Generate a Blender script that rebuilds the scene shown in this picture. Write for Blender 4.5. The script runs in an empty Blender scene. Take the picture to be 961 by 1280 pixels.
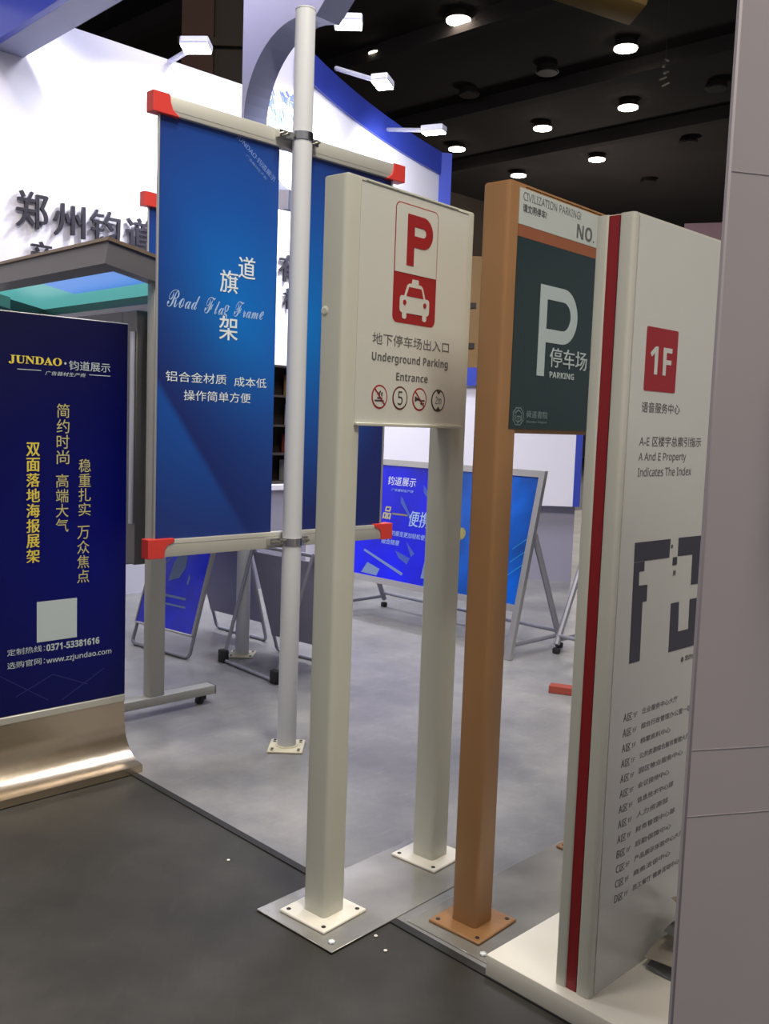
import bpy, bmesh, math, random
from mathutils import Matrix, Vector
random.seed(7)
C = bpy.context.scene.collection
PI = math.pi
Y = 0.78                      # common orientation of the stand (signs, wall, banner)
Z = Y - PI/2                  # the perpendicular one

# ---------------------------------------------------------------- camera
pit, rol, f = 0.0952, 0.0355, 1176.14
cp, sp, c, s = math.cos(pit), math.sin(pit), math.cos(rol), math.sin(rol)
F = Vector((0, cp, -sp)); R0 = Vector((1, 0, 0)); U0 = Vector((0, sp, cp))
R = c*R0 + s*U0; U = -s*R0 + c*U0
cd = bpy.data.cameras.new('camera'); cam = bpy.data.objects.new('camera', cd); C.objects.link(cam)
cam.matrix_world = Matrix(((R.x, U.x, -F.x, 0), (R.y, U.y, -F.y, 0), (R.z, U.z, -F.z, 1.6), (0, 0, 0, 1)))
cd.sensor_fit = 'HORIZONTAL'; cd.sensor_width = 36; cd.lens = f/961*36
cd.clip_start = 0.05; cd.clip_end = 300
bpy.context.scene.camera = cam

# ---------------------------------------------------------------- world, exposure, lights
w = bpy.data.worlds.new('world'); bpy.context.scene.world = w; w.use_nodes = True
w.node_tree.nodes['Background'].inputs[0].default_value = (0.90, 0.88, 0.95, 1)
w.node_tree.nodes['Background'].inputs[1].default_value = 0.28
vs = bpy.context.scene.view_settings
vs.view_transform = 'Standard'; vs.look = 'None'; vs.gamma = 1; vs.use_curve_mapping = False; vs.exposure = 0.0

def lamp(kind, loc, aim, energy, color=(1, 1, 1), size=1.0, angle=90, blend=0.6):
    l = bpy.data.lights.new('lamp_light', kind); l.energy = energy; l.color = color
    if kind == 'AREA': l.shape = 'DISK'; l.size = size
    elif kind == 'SPOT': l.spot_size = math.radians(angle); l.spot_blend = blend; l.shadow_soft_size = size
    else: l.shadow_soft_size = size
    o = bpy.data.objects.new('lamp_light', l); C.objects.link(o); o.location = loc
    d = Vector(aim) - Vector(loc); o.rotation_euler = d.to_track_quat('-Z', 'Y').to_euler()
    return o
# hall high-bay lamps over the aisle and the neighbouring stands, then two added fills
lamp('AREA', (1.5, 0.0, 7.5), (0.4, 3.0, 0), 380, (1.0, 0.93, 0.80), 1.6)
lamp('AREA', (-3.2, 0.8, 7.0), (-0.6, 4.0, 0.5), 115, (1.0, 0.94, 0.84), 1.6)
lamp('AREA', (1.2, 6.5, 7.0), (0.2, 5.5, 0), 260, (0.88, 0.89, 1.0), 2.0)
lamp('AREA', (0.5, 2.9, 6.3), (0.4, 2.8, 0), 150, (1.0, 0.93, 0.80), 0.8)
lamp('AREA', (-3.4, 4.2, 7.8), (-1.0, 7.0, 4.2), 130, (0.95, 0.93, 1.0), 1.2)  # added fill to brighten the arch panel, no fixture of its own
lamp('POINT', (8.0, 38.0, 6.5), (0, 0, 0), 500, (1.0, 0.9, 0.8), 1.0)  # added fill that lifts the dark ceiling and far hall wall

# ---------------------------------------------------------------- materials
def mat(name, col, rough=0.5, metal=0.0, var=0.0, vscale=8.0, bump=0.0, bscale=60.0, emit=None, estr=0.0, spec=0.5, coat=0.0):
    m = bpy.data.materials.new(name); m.use_nodes = True
    nt = m.node_tree; b = nt.nodes['Principled BSDF']
    b.inputs['Base Color'].default_value = (*col, 1); b.inputs['Roughness'].default_value = rough
    b.inputs['Metallic'].default_value = metal; b.inputs['Specular IOR Level'].default_value = spec
    b.inputs['Coat Weight'].default_value = coat
    if emit: b.inputs['Emission Color'].default_value = (*emit, 1); b.inputs['Emission Strength'].default_value = estr
    tc = nt.nodes.new('ShaderNodeTexCoord')
    if var > 0:
        n = nt.nodes.new('ShaderNodeTexNoise'); n.inputs['Scale'].default_value = vscale; n.inputs['Detail'].default_value = 6
        nt.links.new(tc.outputs['Object'], n.inputs['Vector'])
        r = nt.nodes.new('ShaderNodeValToRGB'); r.color_ramp.elements[0].position = 0.3; r.color_ramp.elements[1].position = 0.7
        r.color_ramp.elements[0].color = (*[x*(1-var) for x in col], 1); r.color_ramp.elements[1].color = (*[min(1, x*(1+var)) for x in col], 1)
        nt.links.new(n.outputs['Fac'], r.inputs['Fac']); nt.links.new(r.outputs['Color'], b.inputs['Base Color'])
    if bump > 0:
        n2 = nt.nodes.new('ShaderNodeTexNoise'); n2.inputs['Scale'].default_value = bscale; n2.inputs['Detail'].default_value = 4
        nt.links.new(tc.outputs['Object'], n2.inputs['Vector'])
        bp = nt.nodes.new('ShaderNodeBump'); bp.inputs['Strength'].default_value = bump; bp.inputs['Distance'].default_value = 0.01
        nt.links.new(n2.outputs['Fac'], bp.inputs['Height']); nt.links.new(bp.outputs['Normal'], b.inputs['Normal'])
    return m

def floor_mat(name, c1, c2, c3, rough):
    m = bpy.data.materials.new(name); m.use_nodes = True; nt = m.node_tree; b = nt.nodes['Principled BSDF']
    tc = nt.nodes.new('ShaderNodeTexCoord')
    n = nt.nodes.new('ShaderNodeTexNoise'); n.inputs['Scale'].default_value = 1.6; n.inputs['Detail'].default_value = 10; n.inputs['Roughness'].default_value = 0.65
    nt.links.new(tc.outputs['Object'], n.inputs['Vector'])
    r = nt.nodes.new('ShaderNodeValToRGB'); e = r.color_ramp.elements
    e[0].position = 0.34; e[0].color = (*c1, 1); e[1].position = 0.66; e[1].color = (*c3, 1)
    k = e.new(0.5); k.color = (*c2, 1)
    nt.links.new(n.outputs['Fac'], r.inputs['Fac'])
    # fine scratches and dusty specks
    n2 = nt.nodes.new('ShaderNodeTexNoise'); n2.inputs['Scale'].default_value = 38; n2.inputs['Detail'].default_value = 8
    mp = nt.nodes.new('ShaderNodeMapping'); mp.inputs['Scale'].default_value = (1, 0.18, 1); mp.inputs['Rotation'].default_value = (0, 0, 0.8)
    nt.links.new(tc.outputs['Object'], mp.inputs['Vector']); nt.links.new(mp.outputs['Vector'], n2.inputs['Vector'])
    r2 = nt.nodes.new('ShaderNodeValToRGB'); r2.color_ramp.elements[0].position = 0.6; r2.color_ramp.elements[1].position = 0.75
    r2.color_ramp.elements[0].color = (0, 0, 0, 1); r2.color_ramp.elements[1].color = (0.16, 0.16, 0.16, 1)
    nt.links.new(n2.outputs['Fac'], r2.inputs['Fac'])
    mx = nt.nodes.new('ShaderNodeMixRGB'); mx.inputs['Color2'].default_value = (*[min(1, x*1.5) for x in c3], 1)
    nt.links.new(r2.outputs['Color'], mx.inputs['Fac']); nt.links.new(r.outputs['Color'], mx.inputs['Color1'])
    nt.links.new(mx.outputs['Color'], b.inputs['Base Color'])
    b.inputs['Roughness'].default_value = rough
    bp = nt.nodes.new('ShaderNodeBump'); bp.inputs['Strength'].default_value = 0.15; bp.inputs['Distance'].default_value = 0.004
    nt.links.new(n2.outputs['Fac'], bp.inputs['Height']); nt.links.new(bp.outputs['Normal'], b.inputs['Normal'])
    return m

def print_mat(name, centre, mid, edge, cx, cz, sx, sz, band=None, rough=0.35):
    """printed poster graphic: radial blend between three inks, with an optional diagonal darker swoosh"""
    m = bpy.data.materials.new(name); m.use_nodes = True; nt = m.node_tree; b = nt.nodes['Principled BSDF']
    tc = nt.nodes.new('ShaderNodeTexCoord')
    mp = nt.nodes.new('ShaderNodeMapping'); mp.vector_type = 'POINT'
    mp.inputs['Location'].default_value = (-cx/sx, 0, -cz/sz); mp.inputs['Scale'].default_value = (1/sx, 0, 1/sz)
    nt.links.new(tc.outputs['Object'], mp.inputs['Vector'])
    g = nt.nodes.new('ShaderNodeTexGradient'); g.gradient_type = 'SPHERICAL'
    nt.links.new(mp.outputs['Vector'], g.inputs['Vector'])
    r = nt.nodes.new('ShaderNodeValToRGB'); e = r.color_ramp.elements
    e[0].position = 0; e[0].color = (*edge, 1); e[1].position = 0.95; e[1].color = (*centre, 1); k = e.new(0.45); k.color = (*mid, 1)
    nt.links.new(g.outputs['Fac'], r.inputs['Fac']); out = r.outputs['Color']
    if band:
        (bx, bz, ang, wd, col) = band
        mp2 = nt.nodes.new('ShaderNodeMapping'); mp2.vector_type = 'TEXTURE'
        mp2.inputs['Location'].default_value = (bx, 0, bz); mp2.inputs['Rotation'].default_value = (0, ang, 0); mp2.inputs['Scale'].default_value = (wd, 1, wd)
        nt.links.new(tc.outputs['Object'], mp2.inputs['Vector'])
        g2 = nt.nodes.new('ShaderNodeTexGradient'); g2.gradient_type = 'LINEAR'; nt.links.new(mp2.outputs['Vector'], g2.inputs['Vector'])
        r2 = nt.nodes.new('ShaderNodeValToRGB'); r2.color_ramp.elements[0].color = (0, 0, 0, 1)
        r2.color_ramp.elements[0].position = 0.0; r2.color_ramp.elements[1].position = 1.0; r2.color_ramp.elements[1].color = (0, 0, 0, 1)
        k2 = r2.color_ramp.elements.new(0.06); k2.color = (1, 1, 1, 1)
        nt.links.new(g2.outputs['Fac'], r2.inputs['Fac'])
        mx = nt.nodes.new('ShaderNodeMixRGB'); mx.inputs['Color2'].default_value = (*col, 1)
        nt.links.new(r2.outputs['Color'], mx.inputs['Fac']); nt.links.new(out, mx.inputs['Color1']); out = mx.outputs['Color']
    nt.links.new(out, b.inputs['Base Color']); b.inputs['Roughness'].default_value = rough
    return m

def emis(name, col, st):
    m = bpy.data.materials.new(name); m.use_nodes = True; nt = m.node_tree
    b = nt.nodes['Principled BSDF']; b.inputs['Base Color'].default_value = (*col, 1)
    b.inputs['Emission Color'].default_value = (*col, 1); b.inputs['Emission Strength'].default_value = st
    return m

M = dict(
 white_paint=mat('white_paint', (0.58, 0.58, 0.50), 0.32, var=0.03, vscale=3),
 white_panel=mat('white_panel', (0.60, 0.61, 0.56), 0.22, var=0.02, vscale=3),
 plinth=mat('plinth_white', (0.80, 0.76, 0.66), 0.35),
 brown=mat('brown_paint', (0.34, 0.175, 0.072), 0.38, var=0.05, vscale=4),
 brown_red=mat('brown_red_band', (0.30, 0.10, 0.045), 0.4),
 green=mat('dark_green_panel', (0.014, 0.032, 0.034), 0.22),
 red=mat('print_red', (0.32, 0.018, 0.022), 0.4),
 red_strip=mat('red_strip', (0.27, 0.012, 0.016), 0.35),
 cap_red=mat('red_plastic_cap', (0.62, 0.045, 0.035), 0.4),
 black=mat('print_black', (0.035, 0.032, 0.035), 0.5),
 grey_print=mat('print_grey', (0.12, 0.12, 0.12), 0.5),
 faint=mat('print_faint', (0.17, 0.165, 0.17), 0.5),
 map_grey=mat('map_charcoal', (0.055, 0.055, 0.075), 0.4),
 white_ink=mat('white_ink', (0.72, 0.78, 0.80), 0.45),
 dull_ink=mat('dull_ink', (0.12, 0.22, 0.75), 0.4),
 pale_ink=mat('pale_ink', (0.36, 0.50, 0.75), 0.45),
 dim_ink=mat('dim_ink', (0.16, 0.26, 0.60), 0.45),
 gold=mat('yellow_ink', (0.70, 0.56, 0.07), 0.45),
 gold2=mat('pale_yellow_ink', (0.50, 0.45, 0.17), 0.45),
 alu=mat('satin_aluminium', (0.52, 0.51, 0.49), 0.38, 0.75),
 alu_matt=mat('anodised_aluminium', (0.50, 0.49, 0.44), 0.5, 0.35),
 steel=mat('brushed_steel', (0.60, 0.50, 0.37), 0.26, 0.95, bump=0.35, bscale=4),
 chrome=mat('chrome', (0.7, 0.7, 0.7), 0.2, 1.0),
 tube=mat('grey_tube', (0.33, 0.33, 0.38), 0.4, 0.5),
 pole=mat('grey_white_pole', (0.56, 0.57, 0.60), 0.35),
 cream=mat('cream_steel_plate', (0.72, 0.68, 0.50), 0.35),
 plate=mat('galvanised_plate', (0.40, 0.39, 0.36), 0.22, 0.5, var=0.15, vscale=5),
 dark=mat('dark_hole', (0.02, 0.02, 0.02), 0.7),
 rubber=mat('black_rubber', (0.015, 0.015, 0.018), 0.6),
 wall=mat('white_wall', (0.78, 0.76, 0.86), 0.6),
 wall_board=mat('lilac_white_board', (0.47, 0.42, 0.44), 0.45, var=0.03, vscale=2),
 wall_grey=mat('lilac_grey_board', (0.30, 0.29, 0.38), 0.6),
 letter=mat('charcoal_letter', (0.03, 0.027, 0.04), 0.4),
 blue_trim=mat('royal_blue_board', (0.035, 0.06, 0.42), 0.4),
 pale_under=mat('grey_blue_board_and_shade', (0.26, 0.28, 0.42), 0.6),
 ceiling=mat('black_ceiling', (0.05, 0.043, 0.042), 0.9, var=0.3, vscale=0.2),
 hall_wall=mat('hall_wall', (0.14, 0.11, 0.085), 0.9, var=0.2, vscale=0.3),
 column=mat('brown_column', (0.16, 0.085, 0.06), 0.8), column2=mat('olive_column', (0.10, 0.08, 0.055), 0.8),
 duct=mat('yellow_duct', (0.35, 0.22, 0.06), 0.6),
 shelf=mat('dark_shelf', (0.035, 0.025, 0.022), 0.6),
 kiosk=mat('kiosk_grey', (0.15, 0.14, 0.14), 0.4, 0.3), kiosk_blue=mat('kiosk_blue_grey', (0.08, 0.16, 0.30), 0.35, 0.2),
 kiosk_glass=mat('dark_glass', (0.012, 0.035, 0.06), 0.08),
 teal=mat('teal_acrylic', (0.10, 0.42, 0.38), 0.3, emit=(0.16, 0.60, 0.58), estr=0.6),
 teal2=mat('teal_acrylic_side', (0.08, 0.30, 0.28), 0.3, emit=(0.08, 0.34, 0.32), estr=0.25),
 blue_reflection=mat('glowing_blue_reflection', (0.1, 0.3, 0.8), 0.3, emit=(0.08, 0.30, 0.85), estr=0.7),  # emissive colour standing in for a blue reflection
 lit=emis('lamp_lit', (1.0, 0.86, 0.72), 14.0), unlit=mat('lamp_unlit', (0.05, 0.045, 0.04), 0.5),
 flood=emis('flood_lit', (1.0, 0.99, 0.95), 18.0), tube_lit=mat('tube_white', (0.6, 0.6, 0.7), 0.4),
 wood=mat('red_brown_block', (0.30, 0.05, 0.03), 0.6),
 paper=mat('paper', (0.62, 0.56, 0.48), 0.6), paper2=mat('paper_grey', (0.30, 0.32, 0.31), 0.6),
 tan=mat('tan_board', (0.35, 0.20, 0.07), 0.6),
 rope=mat('hanging_tag', (0.30, 0.26, 0.2), 0.5),
 screw=mat('screw', (0.35, 0.33, 0.28), 0.35, 0.8),
)
M['floor_dark'] = floor_mat('dark_floor', (0.023, 0.021, 0.017), (0.034, 0.031, 0.025), (0.052, 0.047, 0.038), 0.50)
M['floor_grey'] = floor_mat('grey_floor', (0.17, 0.17, 0.175), (0.235, 0.23, 0.23), (0.32, 0.31, 0.295), 0.38)
M['banner'] = print_mat('blue_banner_print', (0.0, 0.16, 0.58), (0.006, 0.075, 0.36), (0.012, 0.035, 0.20), -0.33, 2.02, 0.75, 0.95,
                        band=(-0.62, 1.60, -0.62, 0.55, (0.008, 0.022, 0.15)))
M['banner2'] = print_mat('blue_banner_print_b', (0.0, 0.15, 0.52), (0.008, 0.07, 0.33), (0.012, 0.022, 0.14), 0.12, 2.05, 0.6, 0.9)
M['navy'] = print_mat('navy_poster_print', (0.002, 0.004, 0.13), (0.003, 0.004, 0.08), (0.008, 0.008, 0.04), -0.2, 0.95, 1.0, 1.1, rough=0.3)
M['navy'].node_tree.nodes['Principled BSDF'].inputs['Specular IOR Level'].default_value = 0.2
M['board'] = print_mat('bright_blue_print', (0.0, 0.02, 0.85), (0.0, 0.015, 0.70), (0.02, 0.02, 0.22), 0, 0, 1, 1)

# ---------------------------------------------------------------- helpers
def link(name, me, m, parent=None):
    o = bpy.data.objects.new(name, me); C.objects.link(o)
    if m is not None and not me.materials: me.materials.append(m)
    if parent: o.parent = parent
    return o
def obj(name, bm, m, parent=None, smooth=False, label=None):
    me = bpy.data.meshes.new(name); bmesh.ops.recalc_face_normals(bm, faces=bm.faces); bm.to_mesh(me); bm.free()
    if smooth:
        for p in me.polygons: p.use_smooth = True
        me.set_sharp_from_angle(angle=math.radians(40))
    o = link(name, me, m, parent)
    if label: o['label'] = label
    return o
def bx(bm, a, b, bev=0.0, seg=2, edges='all'):
    v = [bm.verts.new((x, y, z)) for x in (a[0], b[0]) for y in (a[1], b[1]) for z in (a[2], b[2])]
    fs = [(0, 1, 3, 2), (4, 6, 7, 5), (0, 4, 5, 1), (2, 3, 7, 6), (0, 2, 6, 4), (1, 5, 7, 3)]
    faces = [bm.faces.new([v[i] for i in q]) for q in fs]
    if bev > 0:
        ed = set(e for q in faces for e in q.edges)
        if edges == 'z': ed = {e for e in ed if abs(e.verts[0].co.z - e.verts[1].co.z) > 1e-6}
        bmesh.ops.bevel(bm, geom=list(ed), offset=bev, segments=seg, affect='EDGES', profile=0.5)
    return bm
def box(name, a, b, m, parent=None, bev=0.0, seg=2, edges='all', label=None):
    return obj(name, bx(bmesh.new(), a, b, bev, seg, edges), m, parent, smooth=bev > 0, label=label)
def tube_bm(bm, pts, r, n=12, cap=True):
    pts = [Vector(p) for p in pts]; rings = []
    prev = None
    for i, p in enumerate(pts):
        if i == 0: t = pts[1]-p
        elif i == len(pts)-1: t = p-pts[i-1]
        else: t = (pts[i+1]-p).normalized() + (p-pts[i-1]).normalized()
        t.normalize()
        if prev is None: a = t.orthogonal().normalized()
        else: a = (prev - t*prev.dot(t)).normalized()
        prev = a; b = t.cross(a)
        k = 1.0
        if 0 < i < len(pts)-1:
            k = 1/max(0.5, math.cos((pts[i+1]-p).angle(p-pts[i-1])/2))
        rings.append([bm.verts.new(p + (a*math.cos(q*2*PI/n) + b*math.sin(q*2*PI/n))*r) for q in range(n)])
    for i in range(len(rings)-1):
        for q in range(n): bm.faces.new((rings[i][q], rings[i][(q+1) % n], rings[i+1][(q+1) % n], rings[i+1][q]))
    if cap: bm.faces.new(rings[0][::-1]); bm.faces.new(rings[-1])
    return bm
def tube(name, pts, r, m, parent=None, n=12, label=None):
    return obj(name, tube_bm(bmesh.new(), pts, r, n), m, parent, True, label)
def poly_bm(bm, pts, y0, y1):
    """prism: outline in local XZ, from y0 (front) to y1"""
    a = [bm.verts.new((p[0], y0, p[1])) for p in pts]; b = [bm.verts.new((p[0], y1, p[1])) for p in pts]
    bm.faces.new(a); bm.faces.new(b[::-1])
    for i in range(len(pts)): j = (i+1) % len(pts); bm.faces.new((a[i], b[i], b[j], a[j]))
    return bm
def plate(name, pts, y, m, parent, t=0.0006, label=None):
    return obj(name, poly_bm(bmesh.new(), pts, y-t, y), m, parent, label=label)
def rrect(x0, z0, x1, z1, r, n=6):
    out = []
    for cx, cz, a in ((x1-r, z1-r, 0), (x0+r, z1-r, 90), (x0+r, z0+r, 180), (x1-r, z0+r, 270)):
        for k in range(n+1):
            t = math.radians(a + 90*k/n); out.append((cx+r*math.cos(t), cz+r*math.sin(t)))
    return out
def disc(cx, cz, r, n=28): return [(cx+r*math.cos(2*PI*k/n), cz+r*math.sin(2*PI*k/n)) for k in range(n)]
def stroke_bm(bm, pts, w, y0, y1, closed=False):
    P = [Vector((p[0], p[1])) for p in pts]; n = len(P); L = []; Rr = []
    for i in range(n):
        a = P[i]-P[i-1] if (i > 0 or closed) else P[1]-P[0]
        b = P[(i+1) % n]-P[i] if (i < n-1 or closed) else P[-1]-P[-2]
        a.normalize(); b.normalize(); t = (a+b)
        if t.length < 1e-5: t = b
        t.normalize(); nn = Vector((-t.y, t.x)); k = 1/max(0.45, nn.dot(Vector((-b.y, b.x))))
        L.append(P[i]+nn*w/2*k); Rr.append(P[i]-nn*w/2*k)
    for i in range(n if closed else n-1):
        j = (i+1) % n; q = [L[i], Rr[i], Rr[j], L[j]]
        poly_bm(bm, q, y0, y1)
    return bm
def stroke(name, lines, w, y, m, parent, t=0.0006, closed=False, label=None):
    bm = bmesh.new()
    for l in lines: stroke_bm(bm, l, w, y-t, y, closed)
    return obj(name, bm, m, parent, label=label)
def sans(body, bold=False):
    out = ''
    for ch in body:
        if 'A' <= ch <= 'Z': out += chr((0x1D5D4 if bold else 0x1D5A0)+ord(ch)-65)
        elif 'a' <= ch <= 'z': out += chr((0x1D5EE if bold else 0x1D5BA)+ord(ch)-97)
        elif '0' <= ch <= '9': out += chr((0x1D7EC if bold else 0x1D7E2)+ord(ch)-48)
        else: out += ch
    return out
def text(body, x0, x1, z0, z1, y, m, parent, bold=0.0, t=0.0006, rot=0.0, name='lettering', label=None, spacing=1.0, shear=0.0, dy=None):
    """lettering fitted into the box x0..x1, z0..z1 on the local plane y (facing -y)"""
    cu = bpy.data.curves.new('txt', 'FONT'); cu.body = sans(body); cu.size = 1; cjk = any(0x4e00 <= ord(ch) <= 0x9fff for ch in body); cu.offset = 0 if cjk else bold; cu.space_character = spacing
    cu.resolution_u = 3; cu.shear = shear; cu.extrude = 0.01
    to = bpy.data.objects.new('txt', cu); C.objects.link(to)
    bpy.context.view_layer.update()
    me = bpy.data.meshes.new_from_object(to.evaluated_get(bpy.context.evaluated_depsgraph_get()))
    bpy.data.objects.remove(to); bpy.data.curves.remove(cu)
    if cjk and bold > 0:
        b_ = bmesh.new(); b_.from_mesh(me); src = list(b_.verts)+list(b_.edges)+list(b_.faces)
        for q in (-1, 1):
            d_ = bmesh.ops.duplicate(b_, geom=src)
            bmesh.ops.translate(b_, verts=[e for e in d_['geom'] if isinstance(e, bmesh.types.BMVert)], vec=(q*bold*1.1, q*bold*0.4, 0.04*(q+3)/2))
        b_.to_mesh(me); b_.free()
    xs = [v.co.x for v in me.vertices]; ys = [v.co.y for v in me.vertices]
    if not xs: print('EMPTY TEXT', body); return None
    ax, bxx, ay, by = min(xs), max(xs), min(ys), max(ys)
    kx = (x1-x0)/(bxx-ax); kz = (z1-z0)/(by-ay) if z1 is not None else kx
    if z1 is None: z1 = z0+(by-ay)*kz
    cx, cz = (x0+x1)/2, (z0+z1)/2; cr, sr = math.cos(rot), math.sin(rot)
    for v in me.vertices:
        px = (v.co.x-(ax+bxx)/2)*kx; pz = (v.co.y-(ay+by)/2)*kz; k_ = int((v.co.z+0.02)/0.04); d = (-t if v.co.z-0.04*k_ > 0 else 0) - 0.00015*k_
        v.co = (cx+px*cr-pz*sr, y+d, cz+px*sr+pz*cr)
    me.name = name; me.materials.clear()
    o = link(name, me, m, parent)
    if label: o['label'] = label
    return o
def thing(name, label, cat, loc=(0, 0, 0), rz=0.0, group=None):
    o = bpy.data.objects.new(name, None); C.objects.link(o); o.empty_display_size = 0.1
    o.location = loc; o.rotation_euler = (0, 0, rz); o['label'] = label; o['category'] = cat
    if group: o['group'] = group
    return o
def tag(o, label, cat, group=None):
    o['label'] = label; o['category'] = cat
    if group: o['group'] = group
    return o
def struct(o, loc=None, rz=None):
    o['kind'] = 'structure'
    if loc: o.location = loc
    if rz is not None: o.rotation_euler = (0, 0, rz)
    return o
uY = Vector((math.cos(Y), math.sin(Y), 0)); uZ = Vector((math.cos(Z), math.sin(Z), 0))

# ---------------------------------------------------------------- setting: floors, hall shell
struct(box('floor', (-30, -6, -0.1), (45, 62, 0.0), M['floor_dark']))
# lighter stand floor: a thin sheet whose front edge runs diagonally (local x along Z direction)
g = struct(box('floor', (-8, 0, 0.0), (4.6, 14, 0.004), M['floor_grey']), (-0.246, 3.24, 0), Z)
struct(box('trim_1', (-8, -0.03, 0.0), (4.6, 0.0, 0.005), mat('dark_edge_strip', (0.02, 0.019, 0.018), 0.6)), (-0.246, 3.24, 0), Z)
struct(box('ceiling', (-30, -6, 12.02), (45, 62, 12.2), M['ceiling']))
struct(box('wall_far', (-60, 0, 0), (60, 0.3, 12.02), M['hall_wall']), (6.0, 47.0, 0), Y)
for k in range(4):
    struct(box('trim_%d' % (k+2), (-40, -0.2, 11.6), (40, 0.2, 12.02), M['ceiling']), (2, 18+7*k, 0), Z+0.05)

# main back wall of the stand (local x = along wall, front faces -y)
WO = (-2.188, 8.276, 0)
bw = struct(box('wall_back', (-6.0, 0, 0.0), (1.68, 0.12, 4.65), M['wall']), WO, Y)
# curved continuation of the wall behind the banner, carrying a blue fascia on its top edge
cur = []
for k in range(17):
    t = k/16; cur.append(((1-t)**2*-0.86 + 2*t*(1-t)*-0.36 + t*t*0.553, (1-t)**2*9.36 + 2*t*(1-t)*10.95 + t*t*12.524))
def ribbon(name, pts, z0, z1, th, m):
    bm = bmesh.new(); P = [Vector((x, y, 0)) for x, y in pts]; A = []; B = []
    for i, p in enumerate(P):
        t = (P[min(i+1, len(P)-1)]-P[max(i-1, 0)]).normalized(); n = Vector((-t.y, t.x, 0))*th
        A.append(p); B.append(p+n)
    va = [[bm.verts.new((q.x, q.y, z)) for z in (z0, z1)] for q in A]; vb = [[bm.verts.new((q.x, q.y, z)) for z in (z0, z1)] for q in B]
    for i in range(len(P)-1):
        bm.faces.new((va[i][0], va[i+1][0], va[i+1][1], va[i][1])); bm.faces.new((vb[i][0], vb[i][1], vb[i+1][1], vb[i+1][0]))
        bm.faces.new((va[i][1], va[i+1][1], vb[i+1][1], vb[i][1])); bm.faces.new((va[i][0], vb[i][0], vb[i+1][0], va[i+1][0]))
    for i in (0, -1): bm.faces.new((va[i][0], va[i][1], vb[i][1], vb[i][0]))
    return obj(name, bm, m, smooth=True)
struct(ribbon('wall_curved', cur, 0.0, 4.82, 0.10, M['wall']))
struct(ribbon('trim_6', [(x+0.02, y-0.04) for x, y in cur], 4.80, 5.08, 0.16, M['blue_trim']))
cw = struct(box('trim_7', (0, 0, 2.2), (0.16, 0.12, 5.08), M['blue_trim']), (0.553, 12.50, 0), 0.2)
# low wall of the stand on the right, with a white board over a recessed grey base
struct(box('wall_side', (-2.35, 0.12, 0.0), (0.30, 0.2, 1.0), M['wall_grey']), (1.685, 9.676, 0), 0)
struct(box('wall_side', (-2.35, 0.0, 0.80), (0.25, 0.119, 2.05), M['wall']), (1.685, 9.676, 0), 0)
struct(box('trim_8', (0.25, -0.01, 0.80), (0.32, 0.118, 2.05), M['blue_trim']), (1.685, 9.676, 0), 0)

# header beam overhead at the left: blue fascia, grey-blue soffit
hb = thing('header_beam', 'blue overhead stand header with grey-blue underside, crossing the top left corner', 'beam', (-2.985, 7.297, 4.3), Z)
box('soffit', (-1.5, 0.0, 0.0), (4.5, 0.235, 0.05), M['pale_under'], hb)
box('fascia', (-1.5, -0.05, 0.0), (4.5, -0.001, 1.2), M['blue_trim'], hb)
fr = bmesh.new()
for k in range(60):
    x = random.uniform(-0.7, 0.62); zz = 0.36+random.uniform(0, 0.5)+max(0, x)*0.1
    poly_bm(fr, disc(x, zz, random.uniform(0.03, 0.08), 7), -0.056-k*0.0002, -0.052)
obj('printed_foliage', fr, mat('pale_yellow_print', (0.75, 0.72, 0.5), 0.6), hb)

# round-opening arch panel in front of the wall
ar = thing('arch_panel', 'white hanging arch panel with round opening behind the round pole', 'arch', (-1.0, 7.0, 0), Z)
cx0, cz0, rr = 0.38, 3.76, 0.57
pts = [(-0.2126, 5.3), (-0.2126, 3.45)]
ro = 0.70
for k in range(9):
    a = math.radians(206 + k*(268-206)/8); pts.append((max(-0.2126, cx0+ro*math.cos(a)), cz0+ro*math.sin(a)))
arc = []
for k in range(29):
    a = math.radians(268 - k*(268-67)/28); arc.append((cx0+rr*math.cos(a), cz0+rr*math.sin(a)))
pts += arc + [(0.86, 4.50), (1.25, 5.3)]
obj('curved_panel', poly_bm(bmesh.new(), pts[::-1], 0, 0.21), M['pale_under'], ar)  # white arch: shade of its reveal and underside painted in as grey-blue
fp = obj('front_skin', poly_bm(bmesh.new(), pts[::-1], -0.004, -0.0005), M['wall'], ar)
bm = bmesh.new()
M['blue_print'] = mat('blue_sketch_print', (0.20, 0.28, 0.75), 0.6)

# ---------------------------------------------------------------- company name in raised letters on the back wall
def raised(body, x0, x1, z0, z1, par):
    text(body, x0, x1, z0, z1, -0.015, M['letter'], par, bold=0.012, t=0.022, name='letter')
n1 = thing('raised_lettering', 'large charcoal raised characters in the upper row on the white back wall', 'lettering', WO, Y)
for ch, a, b, z0, z1 in (('郑', -1.09, -0.83, 3.02, 3.30), ('州', -0.79, -0.515, 3.00, 3.26), ('钧', -0.47, -0.20, 2.985, 3.265), ('道', -0.15, 0.12, 2.985, 3.26), ('有', 1.49, 1.76, 2.93, 3.19)):
    raised(ch, a, b, z0, z1, n1)
n2 = thing('raised_lettering', 'smaller charcoal raised characters in the lower row on the white back wall', 'lettering', WO, Y)
for ch, a, b, z0, z1 in (('产', -0.985, -0.795, 2.72, 2.93), ('品', -0.705, -0.53, 2.72, 2.92), ('材', 1.55, 1.77, 2.67, 2.87)):
    raised(ch, a, b, z0, z1, n2)
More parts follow.
